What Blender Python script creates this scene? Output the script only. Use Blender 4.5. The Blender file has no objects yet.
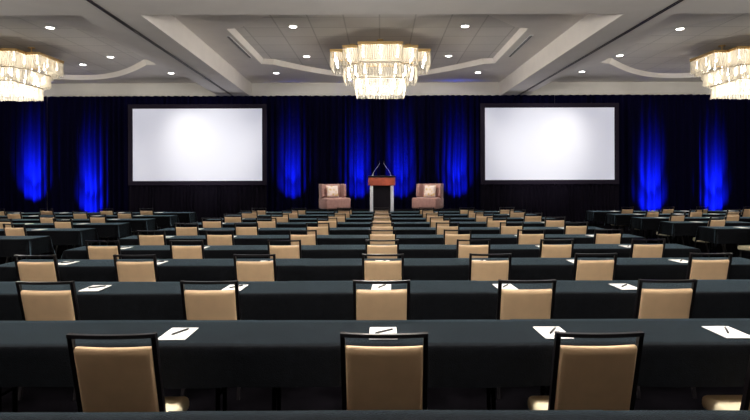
import bpy, bmesh, math, random
from mathutils import Vector, Matrix
random.seed(7)
PI = math.pi
R = math.radians
scene = bpy.context.scene
COL = scene.collection
F = 540.0            # focal length in pixels of the 750 px wide frame
EYE = 1.675

# ------------------------------------------------------------------ materials
def nodes_of(name):
    m = bpy.data.materials.new(name); m.use_nodes = True
    nt = m.node_tree
    return m, nt, nt.nodes['Principled BSDF']

def mat(name, col, rough=.5, metal=0., noise=0., nscale=20., bump=0., bscale=200., sheen=0., tint=(1, 1, 1), spec=None, coat=0.):
    m, nt, p = nodes_of(name)
    p.inputs['Base Color'].default_value = (*col, 1)
    p.inputs['Roughness'].default_value = rough
    p.inputs['Metallic'].default_value = metal
    if spec is not None: p.inputs['Specular IOR Level'].default_value = spec
    if sheen:
        p.inputs['Sheen Weight'].default_value = sheen; p.inputs['Sheen Tint'].default_value = (*tint, 1); p.inputs['Sheen Roughness'].default_value = .27
    if coat: p.inputs['Coat Weight'].default_value = coat
    tc = nt.nodes.new('ShaderNodeTexCoord')
    if noise:
        n = nt.nodes.new('ShaderNodeTexNoise'); n.inputs['Scale'].default_value = nscale
        n.inputs['Detail'].default_value = 4
        nt.links.new(tc.outputs['Object'], n.inputs['Vector'])
        r = nt.nodes.new('ShaderNodeValToRGB')
        r.color_ramp.elements[0].position = .3; r.color_ramp.elements[1].position = .7
        r.color_ramp.elements[0].color = (*[c*(1-noise) for c in col], 1)
        r.color_ramp.elements[1].color = (*[min(1, c*(1+noise)) for c in col], 1)
        nt.links.new(n.outputs['Fac'], r.inputs['Fac'])
        nt.links.new(r.outputs['Color'], p.inputs['Base Color'])
    if bump:
        n2 = nt.nodes.new('ShaderNodeTexNoise'); n2.inputs['Scale'].default_value = bscale
        nt.links.new(tc.outputs['Object'], n2.inputs['Vector'])
        b = nt.nodes.new('ShaderNodeBump'); b.inputs['Strength'].default_value = bump
        b.inputs['Distance'].default_value = .01
        nt.links.new(n2.outputs['Fac'], b.inputs['Height'])
        nt.links.new(b.outputs['Normal'], p.inputs['Normal'])
    return m

def emit(name, col, strength):
    m, nt, p = nodes_of(name)
    p.inputs['Base Color'].default_value = (*col, 1)
    p.inputs['Emission Color'].default_value = (*col, 1)
    p.inputs['Emission Strength'].default_value = strength
    return m

M = {}
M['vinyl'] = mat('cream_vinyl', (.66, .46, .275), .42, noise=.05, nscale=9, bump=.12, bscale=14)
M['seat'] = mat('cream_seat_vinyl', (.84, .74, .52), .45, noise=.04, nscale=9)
M['frame'] = mat('black_lacquered_metal', (.006, .005, .006), .32, spec=.35)
M['cloth'] = mat('black_tablecloth', (.0030, .0034, .0046), .85, noise=.4, nscale=24, bump=.3, bscale=160, spec=.05, sheen=.38, tint=(.44, .72, .92))
M['paper'] = mat('white_paper', (.86, .86, .85), .6)
M['pen'] = mat('black_pen_plastic', (.008, .008, .01), .3)
M['plywood'] = mat('table_board', (.18, .11, .06), .6, noise=.2, nscale=6)
M['grey_metal'] = mat('dark_grey_metal', (.003, .003, .0035), .9, spec=0)
M['carpet'] = mat('dark_patterned_carpet', (.002, .0018, .0024), .95, noise=.6, nscale=3, spec=0)
M['paint'] = mat('warm_white_paint', (.74, .70, .665), .8, noise=.03, nscale=2, spec=.1)
M['wallpaint'] = mat('grey_wall_paint', (.60, .58, .55), .8, noise=.03, nscale=2, spec=.1)
M['airwall'] = mat('dark_wall_fabric', (.07, .06, .055), .9, noise=.1, nscale=4, spec=.1)
M['track'] = mat('dark_track_metal', (.03, .024, .022), .5, metal=.3)
M['black'] = mat('black_velour', (.0045, .0035, .0075), .95, noise=.2, nscale=30, spec=.05)
M['screen_frame'] = mat('black_screen_frame', (.012, .009, .018), .8, spec=.1)
M['gold'] = mat('brushed_brass', (.62, .43, .20), .32, metal=.9)
M['lamp_cream'] = mat('cream_lamp_plate', (.30, .26, .20), .5)
M['bulb'] = emit('lit_bulb', (1, .93, .80), 10)
M['lens'] = emit('lit_downlight_lens', (1, .96, .88), 20)
M['trim'] = mat('white_downlight_trim', (.8, .8, .78), .4)
M['velvet'] = mat('dusty_pink_velvet', (.34, .185, .165), .75, noise=.12, nscale=12, sheen=.35)
M['wood'] = mat('red_brown_wood', (.33, .055, .022), .38, noise=.3, nscale=5)
M['silver'] = mat('brushed_aluminium', (.72, .74, .80), .38, metal=.55)
M['dark_panel'] = mat('dark_smoked_panel', (.005, .004, .007), .5, spec=.1)
M['stage'] = mat('black_stage_deck', (.006, .006, .007), .9, noise=.3, nscale=8, spec=0)
M['blue_lens'] = emit('lit_blue_lens', (.02, .05, 1), 3)

def drape_material():
    m, nt, p = nodes_of('navy_velvet_drape')
    tc = nt.nodes.new('ShaderNodeTexCoord')
    mp = nt.nodes.new('ShaderNodeMapping'); mp.inputs['Scale'].default_value = (9, 9, .25)
    n = nt.nodes.new('ShaderNodeTexNoise'); n.inputs['Scale'].default_value = 2; n.inputs['Detail'].default_value = 3
    r = nt.nodes.new('ShaderNodeValToRGB')
    r.color_ramp.elements[0].color = (.0012, .001, .009, 1); r.color_ramp.elements[1].color = (.002, .0017, .016, 1)
    nt.links.new(tc.outputs['Object'], mp.inputs['Vector']); nt.links.new(mp.outputs['Vector'], n.inputs['Vector'])
    nt.links.new(n.outputs['Fac'], r.inputs['Fac']); nt.links.new(r.outputs['Color'], p.inputs['Base Color'])
    p.inputs['Roughness'].default_value = .95; p.inputs['Specular IOR Level'].default_value = .03
    return m
M['drape'] = drape_material()

def tile_material():
    m, nt, p = nodes_of('acoustic_ceiling_tiles')
    tc = nt.nodes.new('ShaderNodeTexCoord')
    b = nt.nodes.new('ShaderNodeTexBrick'); b.offset = 0; b.squash = 1
    b.inputs['Scale'].default_value = 1; b.inputs['Brick Width'].default_value = .92; b.inputs['Row Height'].default_value = .92
    b.inputs['Mortar Size'].default_value = .02; b.inputs['Mortar Smooth'].default_value = .2
    b.inputs['Color1'].default_value = (.64, .61, .58, 1); b.inputs['Color2'].default_value = (.70, .67, .64, 1)
    b.inputs['Mortar'].default_value = (.50, .475, .455, 1)
    nt.links.new(tc.outputs['Object'], b.inputs['Vector'])
    nt.links.new(b.outputs['Color'], p.inputs['Base Color'])
    p.inputs['Roughness'].default_value = .9; p.inputs['Specular IOR Level'].default_value = .1
    return m
M['tiles'] = tile_material()

def rod_material():
    m, nt, p = nodes_of('frosted_glass_rods')
    out = nt.nodes['Material Output']
    tr = nt.nodes.new('ShaderNodeBsdfTransparent'); tr.inputs['Color'].default_value = (.97, .96, .93, 1)
    tl = nt.nodes.new('ShaderNodeBsdfTranslucent'); tl.inputs['Color'].default_value = (.72, .68, .60, 1)
    df = nt.nodes.new('ShaderNodeBsdfDiffuse'); df.inputs['Color'].default_value = (.76, .72, .64, 1)
    gl = nt.nodes.new('ShaderNodeBsdfGlossy'); gl.inputs['Roughness'].default_value = .25
    a = nt.nodes.new('ShaderNodeMixShader'); a.inputs[0].default_value = .55
    nt.links.new(df.outputs[0], a.inputs[1]); nt.links.new(tl.outputs[0], a.inputs[2])
    b = nt.nodes.new('ShaderNodeMixShader'); b.inputs[0].default_value = .12
    nt.links.new(a.outputs[0], b.inputs[1]); nt.links.new(gl.outputs[0], b.inputs[2])
    c = nt.nodes.new('ShaderNodeMixShader'); c.inputs[0].default_value = .36
    nt.links.new(tr.outputs[0], c.inputs[1]); nt.links.new(b.outputs[0], c.inputs[2])
    nt.links.new(c.outputs[0], out.inputs['Surface'])
    return m
M['rods'] = rod_material()

def pillow_material():
    m, nt, p = nodes_of('patterned_pillow_fabric')
    tc = nt.nodes.new('ShaderNodeTexCoord')
    v = nt.nodes.new('ShaderNodeTexVoronoi'); v.inputs['Scale'].default_value = 9
    r = nt.nodes.new('ShaderNodeValToRGB')
    r.color_ramp.elements[0].position = .15; r.color_ramp.elements[1].position = .5
    r.color_ramp.elements[0].color = (.70, .50, .18, 1); r.color_ramp.elements[1].color = (.80, .68, .64, 1)
    nt.links.new(tc.outputs['Object'], v.inputs['Vector']); nt.links.new(v.outputs['Distance'], r.inputs['Fac'])
    nt.links.new(r.outputs['Color'], p.inputs['Base Color']); p.inputs['Roughness'].default_value = .7
    return m
M['pillow'] = pillow_material()

def screen_material():
    m, nt, p = nodes_of('lit_projection_screen')
    p.inputs['Base Color'].default_value = (.50, .50, .52, 1); p.inputs['Roughness'].default_value = .9
    p.inputs['Specular IOR Level'].default_value = .05
    p.inputs['Emission Color'].default_value = (.71, .76, 1, 1)
    p.inputs['Emission Strength'].default_value = SCREEN_E
    return m
SCREEN_E = .37
M['screen'] = screen_material()

# ------------------------------------------------------------------ mesh helpers
def box(bm, x0, x1, y0, y1, z0, z1, mtx=None):
    vs = [bm.verts.new((x, y, z)) for x in (x0, x1) for y in (y0, y1) for z in (z0, z1)]
    for f in ((0, 1, 3, 2), (4, 6, 7, 5), (0, 4, 5, 1), (2, 3, 7, 6), (0, 2, 6, 4), (1, 5, 7, 3)):
        bm.faces.new([vs[i] for i in f])
    if mtx is not None:
        for v in vs: v.co = mtx @ v.co
    return vs

def rbox(bm, x0, x1, y0, y1, z0, z1, r=.01, seg=2, mtx=None):
    t = bmesh.new(); box(t, x0, x1, y0, y1, z0, z1)
    bmesh.ops.bevel(t, geom=list(t.edges), offset=r, segments=seg, profile=.5, affect='EDGES')
    if mtx is not None: t.transform(mtx)
    merge(bm, t)

def merge(bm, t):
    me = bpy.data.meshes.new('tmp'); t.to_mesh(me); t.free()
    bm.from_mesh(me); bpy.data.meshes.remove(me)

def tube(bm, pts, r, seg=8, cap=True):
    pts = [Vector(p) for p in pts]
    rs = r if isinstance(r, (list, tuple)) else [r]*len(pts)
    rings = []
    up = None
    for i, p in enumerate(pts):
        d = (pts[min(i+1, len(pts)-1)] - pts[max(i-1, 0)]).normalized()
        if up is None:
            up = Vector((0, 0, 1)) if abs(d.z) < .9 else Vector((0, 1, 0))
        a = d.cross(up).normalized(); b = d.cross(a).normalized()
        rings.append([bm.verts.new(p + rs[i]*(math.cos(2*PI*k/seg+PI/seg)*a + math.sin(2*PI*k/seg+PI/seg)*b)) for k in range(seg)])
    for i in range(len(rings)-1):
        for k in range(seg):
            bm.faces.new([rings[i][k], rings[i][(k+1) % seg], rings[i+1][(k+1) % seg], rings[i+1][k]])
    if cap:
        bm.faces.new(rings[0][::-1]); bm.faces.new(rings[-1])

def lathe(bm, prof, seg=16, mtx=None, cap=True):
    rings = []
    for (r, z) in prof:
        ring = [bm.verts.new((r*math.cos(2*PI*k/seg), r*math.sin(2*PI*k/seg), z)) for k in range(seg)]
        rings.append(ring)
    for i in range(len(rings)-1):
        for k in range(seg):
            bm.faces.new([rings[i][k], rings[i][(k+1) % seg], rings[i+1][(k+1) % seg], rings[i+1][k]])
    if cap:
        bm.faces.new(rings[0][::-1]); bm.faces.new(rings[-1])
    if mtx is not None:
        for ring in rings:
            for v in ring: v.co = mtx @ v.co

def obj(name, bm, m, parent=None, smooth=False, loc=None):
    bmesh.ops.recalc_face_normals(bm, faces=list(bm.faces))
    me = bpy.data.meshes.new(name); bm.to_mesh(me); bm.free()
    me.materials.append(m)
    if smooth:
        me.polygons.foreach_set('use_smooth', [True]*len(me.polygons))
        try: me.set_sharp_from_angle(angle=R(40))
        except Exception: pass
    o = bpy.data.objects.new(name, me); COL.objects.link(o)
    if parent is not None: o.parent = parent
    if loc is not None: o.location = loc
    return o

def tag(o, label, cat, group=None):
    o['label'] = label; o['category'] = cat
    if group: o['group'] = group
    return o

def thing(name, label, cat, loc=(0, 0, 0), rz=0, group=None):
    o = bpy.data.objects.new(name, None); COL.objects.link(o)
    o.empty_display_size = .1
    o.location = loc; o.rotation_euler = (0, 0, rz)
    return tag(o, label, cat, group)

def struct(name, bm, m, smooth=False):
    o = obj(name, bm, m, None, smooth); o['kind'] = 'structure'; return o

def dup(root, loc, rz, label, group=None):
    r = root.copy(); COL.objects.link(r); r.location = loc; r.rotation_euler = (0, 0, rz)
    r['label'] = label
    if group: r['group'] = group
    for ch in list(root.children):
        c = ch.copy(); COL.objects.link(c); c.parent = r
        for g in list(ch.children):
            d = g.copy(); COL.objects.link(d); d.parent = c
    return r

ORD = ['', 'first', 'second', 'third', 'fourth', 'fifth', 'sixth', 'seventh', 'eighth', 'ninth', 'tenth']

# ------------------------------------------------------------------ room shell
XW, Y0, YW = 17.6, -1.6, 22.0
ZB, ZC, ZR = 5.15, 5.72, 5.89       # beam underside, coffer ceiling, recess ceiling
bm = bmesh.new(); box(bm, -XW, XW, Y0, YW, -.1, 0); struct('floor', bm, M['carpet'])
bm = bmesh.new(); box(bm, -XW, XW, YW, YW+.2, 0, ZR+.2); struct('wall_back', bm, M['wallpaint'])
bm = bmesh.new(); box(bm, -XW-.2, -XW, Y0, YW, 0, ZR+.2); struct('wall_left', bm, M['airwall'])
bm = bmesh.new(); box(bm, XW, XW+.2, Y0, YW, 0, ZR+.2); struct('wall_right', bm, M['airwall'])
bm = bmesh.new(); box(bm, -XW, XW, Y0-.2, Y0, 0, ZR+.2); struct('wall_front', bm, M['airwall'])  # unseen; brought close and kept dark to cut bounce onto the chair backs

BAYS = [-11.62, -.05, 11.5]
def outline(cx, grow=0.):
    pts = []
    w = 3.98 - grow
    n = 22
    for i in range(n+1):                          # far side, left to right
        x = -3.62 + 7.24*i/n
        pts.append((cx + x*(w/3.98), 18.45 - grow + 2.75*math.cos(PI/2*x/3.7)))
    pts = [(cx-w, 18.45-grow)] + pts + [(cx+w, 18.45-grow)]
    front = [(x, 2*16.35 - y) for x, y in reversed(pts)]
    return pts + front                            # clockwise seen from above

bm = bmesh.new()
rect = [bm.verts.new(p) for p in ((-XW, Y0, ZC), (XW, Y0, ZC), (XW, YW, ZC), (-XW, YW, ZC))]
edges = [bm.edges.new((rect[i], rect[(i+1) % 4])) for i in range(4)]
loops = []
for cx in BAYS:
    lp = [bm.verts.new((x, y, ZC)) for x, y in outline(cx)]
    edges += [bm.edges.new((lp[i], lp[(i+1) % len(lp)])) for i in range(len(lp))]
    loops.append(lp)
bmesh.ops.triangle_fill(bm, use_beauty=True, edges=edges)
for lp, cx in zip(loops, BAYS):                   # sloping sides of each recess
    up = [bm.verts.new((x, y, ZR)) for x, y in outline(cx, grow=.07)]
    n = len(lp)
    for i in range(n):
        bm.faces.new([lp[i], lp[(i+1) % n], up[(i+1) % n], up[i]])
ceil = struct('ceiling', bm, M['paint'])
for cx in BAYS:                                   # tiled field closing each recess
    bm = bmesh.new()
    vs = [bm.verts.new((x, y, ZR)) for x, y in outline(cx, grow=.07)]
    c = bm.verts.new((cx, 16.35, ZR))
    for i in range(len(vs)):
        bm.faces.new([vs[i], vs[(i+1) % len(vs)], c])
    struct('ceiling_tile_field', bm, M['tiles'])

def beam(x0a, x1a, x0b, x1b, ya, yb):
    bm = bmesh.new()
    pts = [(x0a, ya), (x1a, ya), (x1b, yb), (x0b, yb)]
    lo = [bm.verts.new((x, y, ZB)) for x, y in pts]; hi = [bm.verts.new((x, y, ZC-.001)) for x, y in pts]
    bm.faces.new(lo); bm.faces.new(hi[::-1])
    for i in range(4): bm.faces.new([lo[i], lo[(i+1) % 4], hi[(i+1) % 4], hi[i]])
    return bm
struct('ceiling_beam', beam(-6.22, -4.95, -6.48, -5.22, 11.2, YW), M['paint'])
struct('ceiling_beam', beam(5.07, 6.12, 4.87, 5.92, 11.2, YW), M['paint'])
struct('ceiling_beam', beam(-XW, XW, -XW, XW, 8.6, 11.2), M['paint'])
def track(xa, ya, xb, yb):
    bm = bmesh.new()
    for s in (-1, 1):
        vs = []
        for (x, y) in ((xa, ya), (xb, yb)):
            for dx in (s*.028-.012, s*.028+.012):
                for z in (ZB-.012, ZB+.0):
                    vs.append(bm.verts.new((x+dx, y, z)))
        for f in ((0, 1, 3, 2), (4, 6, 7, 5), (0, 4, 5, 1), (2, 3, 7, 6), (0, 2, 6, 4), (1, 5, 7, 3)):
            bm.faces.new([vs[i] for i in f])
    return struct('partition_track', bm, M['track'])
track(-5.47, 8.6, -5.90, 21.7)
track(5.82, 8.6, 5.58, 21.7)

# ceiling slot diffusers
for x, side in ((-4.19, 'left'), (4.2, 'right')):
    t = thing('slot_diffuser', 'dark slot air diffuser in the ceiling %s of the middle chandelier' % side, 'air vent', (x, 16.2, ZC), 0, 'ceiling slot diffusers')
    bm = bmesh.new(); box(bm, -.05, .05, -1.3, 1.3, -.012, -.001); obj('frame', bm, M['trim'], t)
    bm = bmesh.new()
    for k in (-1, 1): box(bm, k*.02-.014, k*.02+.014, -1.27, 1.27, -.016, -.0125)
    obj('slot', bm, M['track'], t)

# recessed downlights (pixel-measured spots)
DL = [(-8.92, 14.62, ZR, 'left bay, above and before the left chandelier'), (-9.0, 18.05, ZR, 'left bay, right one of two close together'),
      (-10.55, 19.2, ZR, 'left bay, left one of two close together'), (-7.69, 19.9, ZC, 'left bay near the left screen'),
      (-2.34, 14.6, ZR, 'middle bay, front left of the middle chandelier'), (-2.44, 18.05, ZR, 'middle bay, back left of the middle chandelier'),
      (-3.82, 19.95, ZC, 'middle bay, back corner by the left beam'), (2.31, 14.6, ZR, 'middle bay, front right of the middle chandelier'),
      (2.31, 18.05, ZR, 'middle bay, back right of the middle chandelier'), (3.63, 19.95, ZC, 'middle bay, back corner by the right beam'),
      (7.43, 19.85, ZC, 'right bay above the right screen'), (8.03, 18.05, ZR, 'right bay, back left of the right chandelier'),
      (8.3, 14.92, ZR, 'right bay, front left of the right chandelier')]
proto = None
for x, y, z, where in DL:
    lab = 'lit round downlight in the ceiling, ' + where
    if proto is None:
        proto = thing('recessed_downlight', lab, 'ceiling light', (x, y, z), 0, 'recessed ceiling downlights')
        bm = bmesh.new(); lathe(bm, [(.125, -.001), (.125, -.014), (.1, -.018), (.1, -.001)], 20, cap=False)
        obj('trim_ring', bm, M['trim'], proto)
        bm = bmesh.new(); lathe(bm, [(.1, -.004), (.09, -.014), (.001, -.016)], 20); obj('lens', bm, M['lens'], proto)
    else:
        dup(proto, (x, y, z), 0, lab)

# ------------------------------------------------------------------ chandeliers
def plus(e, b, a):      # outline of a stepped cross: arm reach e, body half b, arm half width a
    q = [(a, e), (a, b), (b, b), (b, a), (e, a)]
    pts = []
    for k in range(4):
        for (x, y) in [(e, -a), (e, a), (b, a), (b, b), (a, b)]:
            c, s = [(1, 0), (0, 1), (-1, 0), (0, -1)][k]
            pts.append((c*x - s*y, s*x + c*y))
    return pts
def walk(pts, step):
    out = []
    n = len(pts)
    for i in range(n):
        p, q = Vector(pts[i]), Vector(pts[(i+1) % n])
        L = (q-p).length; k = max(1, round(L/step))
        for j in range(k): out.append(p + (q-p)*(j/k))
    return out
TIERS = [((1.47, 1.07, .62), 5.55, 5.10), ((1.09, .86, .58), 5.12, 4.72), ((.74, .74, .50), 4.74, 4.34)]
def extrude_outline(bm, pts, z0, z1, inner=None):
    lo = [bm.verts.new((x, y, z0)) for x, y in pts]; hi = [bm.verts.new((x, y, z1)) for x, y in pts]
    n = len(pts)
    for i in range(n): bm.faces.new([lo[i], lo[(i+1) % n], hi[(i+1) % n], hi[i]])
    if inner is None:
        bm.faces.new(lo[::-1]); bm.faces.new(hi)
    else:
        il = [bm.verts.new((x, y, z0)) for x, y in inner]; ih = [bm.verts.new((x, y, z1)) for x, y in inner]
        for i in range(n):
            j = (i+1) % n
            bm.faces.new([il[j], il[i], ih[i], ih[j]])
            bm.faces.new([lo[j], lo[i], il[i], il[j]]); bm.faces.new([hi[i], hi[j], ih[j], ih[i]])
CH_LIGHTS = []
def chandelier(loc, label):
    t = thing('chandelier', label, 'chandelier', loc, 0, 'tiered glass rod chandeliers')
    g = 0
    bm = bmesh.new()
    extrude_outline(bm, plus(1.49, 1.09, .64), 5.555, 5.60)
    obj('top_plate', bm, M['gold'], t)
    bm = bmesh.new()
    extrude_outline(bm, plus(1.46, 1.06, .61), 5.545, 5.553)
    obj('added_plate', bm, M['lamp_cream'], t)  # plate added under the brass to keep yellow out of the glow
    for (dx, dy) in ((0, -.55), (-.85, 0), (.85, 0), (0, .55)):
        bm = bmesh.new(); tube(bm, [(dx, dy, 5.6), (dx, dy, ZR-.03)], .022, 8)
        lathe(bm, [(.10, ZR-.03), (.10, ZR-.002)], 14, Matrix.Translation((dx, dy, 0)))
        obj('stem', bm, M['gold'], t)
    for i, ((e, b, a), zt, zb) in enumerate(TIERS):
        bm = bmesh.new()
        extrude_outline(bm, plus(e+.015, b+.015, a+.015), zt-.03, zt+.005, plus(e-.05, b-.05, a-.05))
        ring = obj('tier_frame', bm, M['gold'] if i == 0 else M['lamp_cream'], t)
        if i:
            bm = bmesh.new()
            extrude_outline(bm, plus(e-.1, b-.1, a-.1), zt-.02, zt-.01)
        bm = bmesh.new()
        for p in walk(plus(e, b, a), .052):
            jz = random.uniform(-.012, .012)
            tube(bm, [(p.x, p.y, zt-.03), (p.x, p.y, zb+jz)], .017, 6, cap=False)
        fr = obj('glass_rod_fringe', bm, M['rods'], t, smooth=True)
        fr['kind'] = 'stuff'
        for p in walk(plus(e-.13, b-.13, a-.13), .42):
            bm = bmesh.new()
            zc = (zt+zb)/2 - .02
            lathe(bm, [(.004, zc-.04), (.026, zc-.025), (.034, zc), (.026, zc+.03), (.012, zc+.06), (.012, zt-.03)], 8, Matrix.Translation((p.x, p.y, 0)))
            obj('bulb', bm, M['bulb'], t, smooth=True)
    return t
ch0 = chandelier((.02, 16.55, 0), 'whole tiered glass chandelier hanging over the middle of the room')
dup(ch0, (-11.68, 16.8, 0), 0, 'glass chandelier cut by the left edge of the picture')
dup(ch0, (11.5, 16.8, 0), 0, 'glass chandelier cut by the right edge of the picture')

# ------------------------------------------------------------------ drapes along the back wall
def drape(x0, x1, ztop, seed, y=21.55, z0=.02, amp=.085, wave=.27):
    rnd = random.Random(seed)
    n = int((x1-x0)/.022)
    ph = 0; ys = []; 
    for i in range(n+1):
        if i % 12 == 0: w = wave*rnd.uniform(.7, 1.5); a = amp*rnd.uniform(.55, 1.25)
        ph += 2*PI*.022/w
        s = math.sin(ph)
        ys.append((math.copysign(abs(s)**.8, s), a))
    zs = [z0, .5, 1.2, 2.2, 3.4, 4.4, ztop-.15, ztop]
    bm = bmesh.new(); grid = []
    sm = []
    for i in range(n+1):
        a = sum(ys[max(0, min(n, j))][1] for j in range(i-5, i+6))/11
        sm.append(ys[i][0]*a)
    drift = [rnd.uniform(-.03, .03) for _ in zs]
    for k, z in enumerate(zs):
        flare = 1.12 - .22*(z/ztop) if z < ztop-.2 else .8
        grid.append([bm.verts.new((x0+(x1-x0)*i/n + drift[k]*math.sin(PI*i/n), y + sm[i]*flare, z)) for i in range(n+1)])
    for k in range(len(zs)-1):
        for i in range(n):
            bm.faces.new([grid[k][i], grid[k][i+1], grid[k+1][i+1], grid[k+1][i]])
    return bm
def pxX(px, Y=21.6): return (px-380)*Y/F
DEDGE = [-58, 48, 112, 190, 272, 311, 345, 382, 425, 478, 555, 632, 677, 734, 812]
DLAB = ['blue-lit velvet drape panel at the far left of the back wall', 'velvet drape panel with bright blue beam, beside the left screen',
        'dark drape panel behind the left half of the left screen', 'dark drape panel behind the right half of the left screen',
        'blue-lit drape panel between the left screen and left armchair', 'dark drape panel directly behind the left armchair',
        'blue-lit drape panel between left armchair and lectern', 'blue-lit drape panel just right of the lectern',
        'blue-lit drape panel behind the right armchair, beside the right screen', 'dark drape panel behind the left half of the right screen',
        'dark drape panel behind the right half of the right screen', 'blue-lit drape panel just right of the right screen',
        'blue-lit drape panel below the right chandelier', 'dark drape panel at the far right edge of the back wall']
for i in range(len(DEDGE)-1):
    o = obj('drape', drape(pxX(DEDGE[i])-(.006 if i in (2, 10) else .02), pxX(DEDGE[i+1])+(.006 if i in (1, 9) else .02), 5.13, 100+i, y=21.55+.03*(i % 2)), M['drape'], None, True)
    tag(o, DLAB[i], 'curtain', 'velvet drapes along the back wall')

# ------------------------------------------------------------------ projection screens
def screen(cx, label):
    t = thing('projection_screen', label, 'projection screen', (cx, 21.06, 0), 0, 'projection screens')
    w, zb, zt, fb = 2.525, 1.74, 4.555, .175
    bm = bmesh.new(); box(bm, -w-.02, w+.02, -.012, .012, zb-.02, zt+.02); obj('screen_surface', bm, M['screen'], t)
    bm = bmesh.new()
    rbox(bm, -w-fb, w+fb, -.045, .045, zt, zt+fb, .012); rbox(bm, -w-fb, w+fb, -.045, .045, zb-fb, zb, .012)
    rbox(bm, -w-fb, -w, -.045, .045, zb-.01, zt+.01, .012); rbox(bm, w, w+fb, -.045, .045, zb-.01, zt+.01, .012)
    obj('border', bm, M['screen_frame'], t)
    obj('skirt', drape(-w-fb, w+fb, zb-fb-.01, 5, y=0, z0=.02, amp=.035, wave=.16), M['black'], t, True)
    for s in (-1, 1):
        bm = bmesh.new(); box(bm, s*(w-.2)-.03, s*(w-.2)+.03, .08, .14, 0, zt); box(bm, s*(w-.2)-.03, s*(w-.2)+.03, -.02, .3, 0, .04)
        obj('leg', bm, M['grey_metal'], t)
    return t
scr = screen(-7.11, 'lit white projection screen left of the stage')
# the drape helper's tall rows are clipped for the short skirt
for o in scr.children:
    if o.name.startswith('skirt'):
        ztop = 1.55
        zl = [0.02, .3, .6, .9, 1.15, 1.35, 1.5, ztop]
        zsrc = [0.02, .5, 1.2, 2.2, 3.4, 4.4, ztop-.16, ztop-.01]
        n = len(o.data.vertices)//8
        for k in range(8):
            for i in range(n): o.data.vertices[k*n+i].co.z = zl[k]
dup(scr, (6.62, 21.06, 0), 0, 'lit white projection screen right of the stage')

# ------------------------------------------------------------------ stage and what stands on it
SZ = .64
t = thing('stage_platform', 'low black stage platform under the lectern and armchairs', 'stage', (.05, 19.2, 0))
bm = bmesh.new(); rbox(bm, -3.6, 3.6, -1.5, 1.7, SZ-.1, SZ, .01); obj('deck', bm, M['stage'], t)
bm = bmesh.new()
for i in range(9):
    x = -3.5+i*.87
    for y in (-1.35, 1.55): box(bm, x-.03, x+.03, y-.03, y+.03, 0, SZ-.1)
obj('support_frame', bm, M['grey_metal'], t)
sk = drape(-3.6, 3.6, SZ-.11, 77, y=-1.53, z0=.02, amp=.02, wave=.12)
sk.verts.ensure_lookup_table(); n = len(sk.verts)//8
for k in range(8):
    for i in range(n): sk.verts[k*n+i].co.z = .02 + (SZ-.03-.02)*k/7
obj('skirt', sk, M['black'], t, True)

t = thing('lectern', 'red-brown lectern with silver side columns and two gooseneck microphones, centre stage', 'lectern', (.06, 18.6, SZ))
bm = bmesh.new(); rbox(bm, -.46, .46, -.3, .3, .915, 1.205, .012); obj('wooden_top_box', bm, M['wood'], t)
bm = bmesh.new(); rbox(bm, -.48, .48, -.32, .34, 0, .045, .01, 2, Matrix.Translation((0, 0, 1.207)) @ Matrix.Rotation(R(3), 4, 'X')); obj('reading_surface', bm, M['dark_panel'], t)
for s in (-1, 1):
    bm = bmesh.new(); rbox(bm, s*.35-.055, s*.35+.055, -.27, -.15, .03, .915, .012); obj('column', bm, M['silver'], t)
bm = bmesh.new(); rbox(bm, -.32, .32, -.17, .2, .03, .915, .008); obj('front_panel', bm, M['dark_panel'], t)
bm = bmesh.new(); rbox(bm, -.44, .44, -.30, .30, 0, .03, .006); obj('base', bm, M['dark_panel'], t)
for s in (-1, 1):
    bm = bmesh.new()
    pts = [(s*.31, -.05, 1.25), (s*.29, -.05, 1.34), (s*.22, -.06, 1.46), (s*.13, -.08, 1.57), (s*.075, -.1, 1.66), (s*.07, -.12, 1.70)]
    tube(bm, pts, .0065, 8); lathe(bm, [(.03, 1.245), (.03, 1.265), (.012, 1.28)], 12, Matrix.Translation((s*.31, -.05, 0)))
    mic = obj('microphone', bm, M['silver'], t, True)
    bm = bmesh.new(); tube(bm, [(s*.07, -.12, 1.70), (s*.07, -.135, 1.735), (s*.068, -.145, 1.755)], [.016, .018, .010], 10)
    obj('microphone_head', bm, M['frame'], mic, True)

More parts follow.
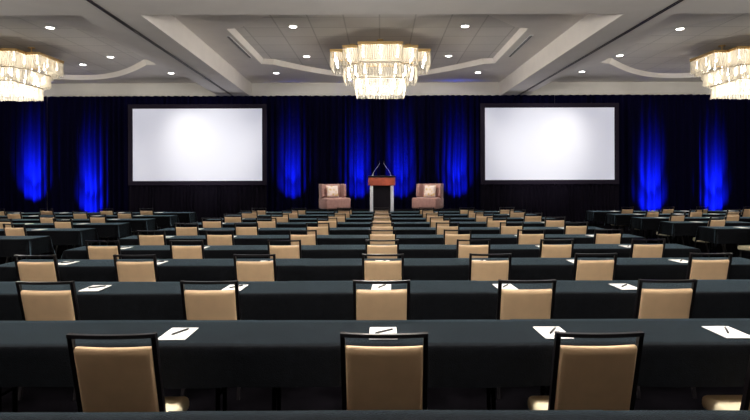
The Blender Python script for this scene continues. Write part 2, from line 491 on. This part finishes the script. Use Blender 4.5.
def armchair(loc, rz, label):
    t = thing('armchair', label, 'armchair', loc, rz, 'pink velvet armchairs on the stage')
    bm = bmesh.new(); rbox(bm, -.44, .44, -.42, .36, .13, .50, .05, 4); obj('seat', bm, M['velvet'], t, True)
    bm = bmesh.new()
    # back panel wrapped into two short wings
    prof = [(-.44, -.02), (-.45, .18), (-.42, .34), (-.30, .41), (0, .43), (.30, .41), (.42, .34), (.45, .18), (.44, -.02)]
    th = .10; rows = []
    for (z, lean) in ((.40, 0), (.60, .01), (.80, .025), (.955, .04), (.97, .05)):
        rows.append([])
        for k, (x, y) in enumerate(prof):
            w = max(0, (abs(k-4)-2)/2)
            zz = z if not (z < .55 and w > .6) else .56
            rows[-1].append((x*(1+lean*.4), y+lean, zz))
    def off(k):
        x, y = prof[k]
        a = Vector(prof[max(0, k-1)]); b = Vector(prof[min(8, k+1)]); d = (b-a).normalized()
        return Vector((d.y, -d.x))*th
    outv = [[bm.verts.new(p) for p in row] for row in rows]
    inv = [[bm.verts.new((p[0]+off(k).x, p[1]+off(k).y, p[2])) for k, p in enumerate(row)] for row in rows]
    nr = len(rows)
    for i in range(nr-1):
        for k in range(8):
            bm.faces.new([outv[i][k], outv[i][k+1], outv[i+1][k+1], outv[i+1][k]])
            bm.faces.new([inv[i][k+1], inv[i][k], inv[i+1][k], inv[i+1][k+1]])
        for k in (0, 8): bm.faces.new([outv[i][k], outv[i+1][k], inv[i+1][k], inv[i][k]])
    for k in range(8):
        bm.faces.new([outv[0][k], inv[0][k], inv[0][k+1], outv[0][k+1]])
        bm.faces.new([outv[-1][k], outv[-1][k+1], inv[-1][k+1], inv[-1][k]])
    o = obj('backrest', bm, M['velvet'], t, True)
    bv = o.modifiers.new('soft_edges', 'BEVEL'); bv.width = .02; bv.segments = 2; bv.limit_method = 'ANGLE'
    for sx in (-1, 1):
        for y in (-.34, .28):
            bm = bmesh.new(); tube(bm, [(sx*.36, y, .14), (sx*.375, y*1.03, .001)], [.024, .014], 10); obj('leg', bm, M['frame'], t)
    return t
a1 = armchair((-1.56, 18.4, SZ+.002), R(26), 'pink velvet armchair left of the lectern, turned right')
a2 = dup(a1, (1.64, 18.4, SZ+.002), R(-26), 'pink velvet armchair right of the lectern, turned left')
def pillow(loc, rz, label):
    bm = bmesh.new(); n = 14; L = {}
    for sgn in (1, -1):
        for i in range(n+1):
            for j in range(n+1):
                u = -1+2*i/n; v = -1+2*j/n
                h = .085*((1-u**4)*(1-v**4))**.5
                if sgn == -1 and (i in (0, n) or j in (0, n)): L[(sgn, i, j)] = L[(1, i, j)]; continue
                pin = 1-.06*(1-abs(u)**2)*(abs(v)**6) ; pin2 = 1-.06*(1-abs(v)**2)*(abs(u)**6)
                L[(sgn, i, j)] = bm.verts.new((u*.215*pin2, sgn*h, v*.205*pin))
        for i in range(n):
            for j in range(n):
                q = [L[(sgn, i, j)], L[(sgn, i+1, j)], L[(sgn, i+1, j+1)], L[(sgn, i, j+1)]]
                bm.faces.new(q if sgn == 1 else q[::-1])
    o = obj('throw_pillow', bm, M['pillow'], None, True)
    o.location = loc; o.rotation_euler = (R(-14), 0, rz)
    return tag(o, label, 'pillow', 'throw pillows on the armchairs')
def on_chair(c, x, y, z):
    p = Matrix.Translation(c.location) @ Matrix.Rotation(c.rotation_euler.z, 4, 'Z') @ Vector((x, y, z)); return p
pillow(on_chair(a1, .01, .20, .715), R(26), 'square patterned cream pillow on the left armchair')
pillow(on_chair(a2, -.01, .20, .715), R(-26), 'square patterned cream pillow on the right armchair')

# ------------------------------------------------------------------ tables, cloths
TD, TL = .56, 1.735          # cloth-covered top: depth, length
TH = .76
def cloth_mesh(seed, left, right, drop=.235):
    rnd = random.Random(seed)
    hw, hd = TL/2, TD/2
    us = [-hw + 2*hw*i/36 for i in range(37)]
    vs_ = [-hd + 2*hd*i/8 for i in range(9)]
    ov = [.008, .02, .04, .075, .12, .16, .2, .2] if drop < .3 else [.008, .02, .045, .09, .13, .18, .23, .26]
    ov[-1] = drop
    vs_ = [-hd-o for o in reversed(ov)] + vs_ + [hd+o for o in ov]
    if left: us = [-hw-o for o in reversed(ov)] + us
    if right: us = us + [hw+o for o in ov]
    k1, k2, k3 = rnd.uniform(0, 6), rnd.uniform(0, 6), rnd.uniform(0, 6)
    crease = [(rnd.uniform(-.8, .8), rnd.uniform(.006, .014)) for _ in range(3)]
    bm = bmesh.new(); g = []
    for u in us:
        row = []
        for v in vs_:
            ex = max(0, abs(u)-hw); ey = max(0, abs(v)-hd)
            x = max(-hw, min(hw, u)); y = max(-hd, min(hd, v))
            z = TH + .0012*math.sin(5*u+k1)*math.cos(9*v+k2)
            r = math.hypot(ex, ey)
            if r > 0:
                cx_, cy_ = ex/r, ey/r
                if ex > 0 and ey > 0: r = min(r, drop*1.22)
                w = r/drop
                t_ = u if ey >= ex else v
                seam = 1.0
                if not left: seam *= min(1, (u+hw)/.12)
                if not right: seam *= min(1, (hw-u)/.12)
                wav = (.5+.5*math.sin(7*t_+k1))*.010 + (.5+.5*math.sin(17*t_+k2))*.005
                for c0, ca in crease: wav += ca*math.exp(-((t_-c0)/.05)**2)
                if ex > 0 and ey > 0: wav += .05*math.sin(2*math.atan2(ey, ex))
                o = .011*(1-math.exp(-r/.012)) + wav*w*max(0, seam)
                x += math.copysign(o*cx_, u); y += math.copysign(o*cy_, v)
                z -= max(0, r - .010*(1-math.exp(-r/.01)))
                z += .006*math.sin(4*t_+k3)*w*max(0, seam)
            row.append(bm.verts.new((x, y, z)))
        g.append(row)
    for i in range(len(us)-1):
        for j in range(len(vs_)-1):
            bm.faces.new([g[i][j], g[i+1][j], g[i+1][j+1], g[i][j+1]])
    bmesh.ops.recalc_face_normals(bm, faces=list(bm.faces))
    me = bpy.data.meshes.new('tablecloth'); bm.to_mesh(me); bm.free()
    me.materials.append(M['cloth']); me.polygons.foreach_set('use_smooth', [True]*len(me.polygons))
    return me
CLOTH = {('m', s): cloth_mesh(s, False, False) for s in range(4)}
CLOTH.update({('l', s): cloth_mesh(20+s, True, False) for s in range(2)})
CLOTH.update({('r', s): cloth_mesh(30+s, False, True) for s in range(2)})
LONG = {('m', s): cloth_mesh(40+s, False, False, .29) for s in range(4)}
LONG.update({('l', s): cloth_mesh(50+s, True, False, .29) for s in range(2)})
LONG.update({('r', s): cloth_mesh(60+s, False, True, .29) for s in range(2)})

def make_table(loc, label):
    t = thing('folding_table', label, 'table', loc, 0, 'folding tables under the black cloths')
    bm = bmesh.new(); box(bm, -.85, .85, -.265, .265, .725, .752); obj('tabletop', bm, M['plywood'], t)
    for s in (-1, 1):
        bm = bmesh.new()
        for y in (.05, .2): tube(bm, [(s*.68, y, .725), (s*.68, y, .01)], .014, 6)
        tube(bm, [(s*.68, -.03, .012), (s*.68, .25, .012)], .012, 6); tube(bm, [(s*.68, .05, .35), (s*.68, .2, .35)], .01, 6)
        obj('leg_frame', bm, M['grey_metal'], t)
    return t
TABLE0 = None
def rowname(r):
    if r == 0: return 'nearest'
    return {1: 'second nearest', 2: 'third nearest', 3: 'fourth nearest', 4: 'fifth nearest', 5: 'sixth nearest', 6: 'fifth farthest', 7: 'fourth farthest', 8: 'third farthest', 9: 'second farthest', 10: 'farthest'}[r]
CY = {1: 2.70, 2: 4.14, 3: 5.66, 4: 7.06, 5: 8.52, 6: 10.03, 7: 11.5, 8: 12.92, 9: 14.42, 10: 15.9}
FAR = {0: 2.155, 1: 3.58, 2: 4.99, 3: 6.46, 4: 7.86}
for r in range(5, 11): FAR[r] = CY[r] + .83
def place_table(cx, r, kind, seat_no, block, seed):
    global TABLE0
    y = FAR[r] - TD/2
    where = '%s, %s row, %s block' % (seat_no, rowname(r), block)
    if TABLE0 is None: TABLE0 = make_table((cx, y, 0), 'folding table under black cloth, ' + where)
    else: dup(TABLE0, (cx, y, 0), 0, 'folding table under black cloth, ' + where)
    me = (CLOTH if block == 'middle' else LONG)[(kind, seed % (4 if kind == 'm' else 2))]
    o = bpy.data.objects.new('tablecloth', me); COL.objects.link(o)
    odd = seed % 2
    o.location = (cx, y, .0025*odd); o.scale = (1, 1+.012*odd, 1)      # neighbouring cloths lap over each other
    tag(o, 'black cloth on the ' + where, 'tablecloth', 'black tablecloths on the rows')
NM = ['leftmost table', 'second table from left', 'middle table', 'second table from right', 'rightmost table']
STEP = 1.71
seed = 0
for r in range(11):
    for i in range(5):
        seed += 1
        place_table(.02 + (i-2)*STEP, r, 'l' if i == 0 else 'r' if i == 4 else 'm', NM[i], 'middle', seed)
LN = {5: 1, 6: 2, 7: 2, 8: 3, 9: 3, 10: 4}
for r, n in LN.items():
    for k in range(n):
        seed += 1
        nm = ['aisle-end table', 'second table from the aisle', 'third table from the aisle', 'fourth table from the aisle'][k]
        place_table(-5.74 - STEP/2 - k*STEP, r, 'r' if k == 0 else 'm', nm, 'left', seed)
RN = {6: 1, 7: 1, 8: 2, 9: 2, 10: 3}
for r, n in RN.items():
    for k in range(n):
        seed += 1
        nm = ['aisle-end table', 'second table from the aisle', 'third table from the aisle'][k]
        place_table(6.42 + STEP/2 + k*STEP, r, 'l' if k == 0 else 'm', nm, 'right', seed)

# ------------------------------------------------------------------ banquet chairs
def sqtube(bm, pts, wx, wy):
    """square-section bar through points in a y-z plane (constant or varying x)"""
    rings = []
    for i, p in enumerate(pts):
        p = Vector(p)
        a = Vector(pts[max(0, i-1)]); b = Vector(pts[min(len(pts)-1, i+1)])
        d = (b-a).normalized(); sx = Vector((1, 0, 0)); n = d.cross(sx).normalized()
        rings.append([bm.verts.new(p + sx*wx*i_ + n*wy*j_) for i_, j_ in ((-.5, -.5), (.5, -.5), (.5, .5), (-.5, .5))])
    for i in range(len(rings)-1):
        for k in range(4): bm.faces.new([rings[i][k], rings[i][(k+1) % 4], rings[i+1][(k+1) % 4], rings[i+1][k]])
    bm.faces.new(rings[0][::-1]); bm.faces.new(rings[-1])

def back_y(z): return .118*(.92-z)/.46         # recline of the back
def make_chair(label):
    t = thing('banquet_chair', label, 'chair', (0, 0, 0), 0, 'tan banquet chairs at the table rows')
    # origin under the top rail; the sitter faces +Y
    bm = bmesh.new(); rbox(bm, -.244, .244, .09, .445, .355, .435, .030, 4)
    for v in bm.verts:
        k = 1 - .10*(.445-v.co.y)/.355
        v.co.x *= k
        if v.co.z > .40: v.co.z += .012*(1-(v.co.x/.25)**2)
    obj('seat', bm, M['seat'], t, True)
    # padded back
    bm = bmesh.new()
    US = [-1, -.985, -.96, -.92, -.8, -.5, -.2, .2, .5, .8, .92, .96, .985, 1]
    VS = [0, .015, .04, .08, .2, .4, .6, .8, .9, .935, .965, .985, 1]
    nx, nz = len(US)-1, len(VS)-1
    def pad_pt(i, j, s):
        u = US[i]; v = VS[j]
        z = .455 + .391*v
        edge = min(1, (1-abs(u))/.08, v/.08, (1-v)/.09)
        bulge = math.sqrt(max(0, 1-(1-edge)**2))
        th = .014 + .034*bulge
        cr = .010*(1-u*u)
        y = back_y(z) + .006 + (th if s > 0 else -th*.62) - cr
        w = .1975 - .003*(v > .97)
        return Vector((u*w, y, z - .004*(1-u*u)*v))
    F_ = {}
    for s in (1, -1):
        for i in range(nx+1):
            for j in range(nz+1): F_[(s, i, j)] = bm.verts.new(pad_pt(i, j, s))
        for i in range(nx):
            for j in range(nz):
                q = [F_[(s, i, j)], F_[(s, i+1, j)], F_[(s, i+1, j+1)], F_[(s, i, j+1)]]
                bm.faces.new(q)
    def strip(seq):
        for a, b in zip(seq, seq[1:]):
            bm.faces.new([F_[(1, *a)], F_[(1, *b)], F_[(-1, *b)], F_[(-1, *a)]])
    strip([(i, 0) for i in range(nx+1)]); strip([(i, nz) for i in range(nx+1)])
    strip([(0, j) for j in range(nz+1)]); strip([(nx, j) for j in range(nz+1)])
    obj('back_pad', bm, M['vinyl'], t, True)
    bm = bmesh.new()
    for s in (-1, 1):
        sqtube(bm, [(s*.208, back_y(z), z) for z in (.92, .70, .46, .40)], .023, .028)
    # top rail, gently bowed
    n = 8
    rings = []
    for i in range(n+1):
        u = -1+2*i/n; x = u*.2195; y = -.014*(1-u*u)
        dz = -.003*(1-u*u)
        rings.append([bm.verts.new((x, y+a, .921+dz+b)) for a, b in ((-.014, -.019), (.014, -.019), (.014, 0), (-.014, 0))])
    for i in range(n):
        for k in range(4): bm.faces.new([rings[i][k], rings[i][(k+1) % 4], rings[i+1][(k+1) % 4], rings[i+1][k]])
    bm.faces.new(rings[0][::-1]); bm.faces.new(rings[-1])
    box(bm, -.2, .2, back_y(.45)-.012, back_y(.45)+.012, .425, .45)
    # seat rails
    for s in (-1, 1): box(bm, s*.205-.011, s*.205+.011, .11, .42, .33, .356)
    obj('frame', bm, M['frame'], t)
    for s in (-1, 1):
        bm = bmesh.new(); sqtube(bm, [(s*.208, back_y(.40), .41), (s*.212, .09, .25), (s*.216, .02, 0)], .023, .026); obj('leg', bm, M['frame'], t)
    for s in (-1, 1):
        bm = bmesh.new(); sqtube(bm, [(s*.205, .39, .356), (s*.21, .40, .2), (s*.214, .415, 0)], .023, .024); obj('leg', bm, M['frame'], t)
    return t

MID = {1: [111.5, 383.7, 599], 2: [44.7, 208.8, 381.3, 527, 667.5],
       3: [34.8, 134.3, 254.2, 382.7, 490.3, 596, 711], 4: [102, 186, 284, 382, 473.5, 557, 648.7],
       5: [150.7, 219, 302.7, 382.2, 457.5, 531.3, 608.7], 6: [186, 246, 317.5, 382, 447.5, 511.7, 576.4],
       7: [211.5, 266, 327, 381.8, 440, 496.8, 555.3], 8: [232.5, 279.6, 336.5, 381.8, 434.9, 484.4, 533.2],
       9: [249, 290, 342, 381.6, 430.3, 476, 517.7], 10: [258.5, 298.5, 344.7, 381.6, 426.6, 467, 507]}
LEFT = {6: [13.5], 7: [62, 2], 8: [97, 46.7], 9: [124, 79.4, 13.3], 10: [146, 106, 46, -2.3]}      # from the aisle outward
RIGHT = {7: [718.5], 8: [678.4, 733.4], 9: [653.3, 696.7, 734], 10: [627.7, 668.5, 702.5, 749.5]}
CH_POS = []
for r, xs in MID.items():
    X = [(p-380)*CY[r]/F for p in xs]
    n = len(X)
    if r == 1: X.append(2.10)
    for i, x in enumerate(X):
        CH_POS.append((x, r, '%s from left' % (ORD[i+1]), 'middle'))
for r, xs in LEFT.items():
    for i, p in enumerate(xs):
        CH_POS.append(((p-380)*CY[r]/F, r, '%s from the aisle' % ORD[i+1], 'left'))
RX = {6: [7.22]}
for r, xs in list(RIGHT.items()):
    RX[r] = [(p-380)*CY[r]/F for p in xs]
for r, xs in RX.items():
    for i, x in enumerate(xs):
        CH_POS.append((x, r, '%s from the aisle' % ORD[i+1], 'right'))
def chair_row(r):
    return {1: 'nearest', 2: 'second nearest', 3: 'third nearest', 4: 'fourth nearest', 5: 'fifth nearest', 6: 'fifth farthest', 7: 'fourth farthest', 8: 'third farthest', 9: 'second farthest', 10: 'farthest'}[r]
chair0 = None
pad0 = None
pen0 = None
for x, r, which, block in CH_POS:
    lab = 'tan chair with black frame, %s, %s chair row, %s block' % (which, chair_row(r), block)
    rz = R(random.uniform(-1.0, 1.0) + {'middle': 0, 'left': -9, 'right': 17}[block])
    if chair0 is None: chair0 = make_chair(lab); chair0.location = (x, CY[r], 0); chair0.rotation_euler.z = rz
    else: dup(chair0, (x, CY[r], 0), rz, lab)
    # notepad in front of every chair
    if block == 'middle':
        px = x*(.955 if r < 3 else .985)
        if r == 1: px = {0: -1.215, 1: .016, 2: 1.035, 3: 2.085}[['first', 'second', 'third', 'fourth'].index(which.split()[0])]
    else: px = x*.975
    py = FAR[r] - .335
    prz = R(random.uniform(-2.5, 2.5)) if r > 1 else R(random.uniform(-1, 1))
    plab = 'white notepad before the tan chair %s, %s chair row, %s block' % (which, chair_row(r), block)
    if pad0 is None:
        bm = bmesh.new(); rbox(bm, -.0825, .0825, -.125, .125, 0, .005, .001, 1)
        pad0 = obj('notepad', bm, M['paper']); p = pad0
        tag(p, plab, 'notepad', 'white notepads on the tables')
    else:
        p = pad0.copy(); COL.objects.link(p); p['label'] = plab
    p.location = (px, py, TH+.0047); p.rotation_euler = (0, 0, prz)
    if r <= 4 and block == 'middle':
        nlab = 'black pen lying on the notepad %s, %s chair row, middle block' % (which, chair_row(r))
        if pen0 is None:
            bm = bmesh.new(); tube(bm, [(-.068, 0, 0), (-.060, 0, 0), (.06, 0, 0), (.07, 0, 0)], [.003, .0062, .0062, .0045], 8)
            pen0 = obj('pen', bm, M['pen'], None, True); q = pen0
            tag(q, nlab, 'pen', 'black pens on the notepads')
        else:
            q = pen0.copy(); COL.objects.link(q); q['label'] = nlab
        ang = {0: 66, 1: 40, 2: 60, 3: 64}[['first', 'second', 'third', 'fourth'].index(which.split()[0])] if r == 1 else random.uniform(30, 70)
        q.location = (px+.005, py+.015, TH+.0155); q.rotation_euler = (0, 0, R(ang))

# ------------------------------------------------------------------ lights
def point(name, loc, e, col=(1, .95, .88), rad=.2):
    l = bpy.data.lights.new(name, 'POINT'); l.energy = e; l.color = col; l.shadow_soft_size = rad
    o = bpy.data.objects.new(name, l); COL.objects.link(o); o.location = loc; return o
def spot(name, loc, target, e, size, blend=.5, col=(1, .95, .87), rad=.08):
    l = bpy.data.lights.new(name, 'SPOT'); l.energy = e; l.color = col; l.shadow_soft_size = rad
    l.spot_size = R(size); l.spot_blend = blend
    o = bpy.data.objects.new(name, l); COL.objects.link(o); o.location = loc
    d = Vector(target) - Vector(loc); o.rotation_euler = d.to_track_quat('-Z', 'Y').to_euler(); return o
E_CH, E_NEAR, E_UP, E_DL, E_BLUE, E_HOTSPOT = 6, 580, 1450, 230, 31000, 2300
for (cx, cy) in ((.02, 16.55), (-11.68, 16.8), (11.5, 16.8)):
    for dx, dy, z in ((-.9, 0, 5.25), (.9, 0, 5.25), (0, -.9, 5.25), (0, .9, 5.25), (-.35, -.35, 4.65), (.35, -.35, 4.65), (.35, .35, 4.65), (-.35, .35, 4.65)):
        point('chandelier_lamp', (cx+dx, cy+dy, z), E_CH, rad=.12)
    point('chandelier_lamp', (cx, cy, 3.98), 240, rad=.25)  # unseen lamp added below the rods, spreads chandelier light to ceiling and room
for cx in (-11.6, 0, 11.5):                                   # the lamps of the bay the camera stands in
    for dx in (-.8, 0, .8):
        point('near_bay_lamp', (cx+dx, 2.15, 4.3), E_NEAR/3, rad=.3)
for cx in (-11.6, 0, 11.5):
    spot('ceiling_fill_spot', (cx, 4.3, 3.6), (cx, 4.4, 6), E_UP, 176, .1, rad=.4)  # unseen fill added to brighten the ceiling and beam undersides
for x, y, z, w in DL:
    spot('downlight_lamp', (x, y, z-.05), (x, y, 0), E_DL, 100, .8)
for cx in (-9, -2.4, 2.4, 9):
    for y in (2.5, 5.2, 7.6):
        spot('near_bay_down_spot', (cx, y, ZC-.1), (cx, y, 0), E_DL, 100, .8)
spot('near_bay_down_spot', (0, .5, ZC-.1), (0, .5, 0), E_DL*.25, 110, .8)  # extra unseen spot, added to brighten the seats of the first row
for cx in (-8.5, -2.4, 2.4, 8.5): spot('beam_downlight', (cx, 10.0, ZB-.05), (cx, 10, 0), E_DL*.8, 100, .8)
# blue uplights at the foot of the drapes: (pixel column, y, z, low aim, strength)
BLUE = [(36, 20.75, .6, 1.1, .9), (93, 20.75, .15, .8, 1.0), (293, 20.75, SZ, 1.1, .9), (358, 20.75, SZ, 1.1, .9), (401, 20.75, SZ, 1.1, .8), (456, 20.75, SZ, 1.2, 1.0),
        (650, 20.75, .15, .8, 1.0), (712, 20.75, .2, .8, 1.0)]
BC = (.012, .05, 1.0)
for px, y, z, aim, k in BLUE:
    x = pxX(px)
    spot('blue_uplight', (x, y, z), (x, 21.6, z+aim), E_BLUE*.24*k, 62, 1, BC, .06)
    spot('blue_uplight', (x, y, z), (x, 21.6, z+1.85), E_BLUE*k, 31, 1, BC, .06)
for cx, ax in ((-7.11, -6.6), (6.62, 6.3)):
    spot('screen_hotspot_fill', (cx, 13.2, 4.9), (ax, 21.0, 2.95), E_HOTSPOT, 33, 1.0, (1, .98, .94), .05)  # spot added in front of each screen to make its bright centre

# ------------------------------------------------------------------ world, camera, colour
w = bpy.data.worlds.new('dim_room_air'); scene.world = w; w.use_nodes = True
w.node_tree.nodes['Background'].inputs['Color'].default_value = (.5, .5, .55, 1)
w.node_tree.nodes['Background'].inputs['Strength'].default_value = 0.0
cam = bpy.data.cameras.new('camera'); co = bpy.data.objects.new('camera', cam); COL.objects.link(co)
co.location = (0, 0, EYE); co.rotation_euler = (PI/2, R(.17), 0)
cam.sensor_width = 36; cam.lens = 36*F/750
cam.shift_x = -5/750; cam.shift_y = -28/750
cam.clip_start = .05; cam.clip_end = 200
scene.camera = co
scene.view_settings.view_transform = 'Standard'
scene.view_settings.look = 'None'
scene.view_settings.gamma = 1
scene.view_settings.exposure = 0
scene.view_settings.use_curve_mapping = False
scene.cycles.use_denoising = True
scene.cycles.max_bounces = 8
scene.cycles.transparent_max_bounces = 24
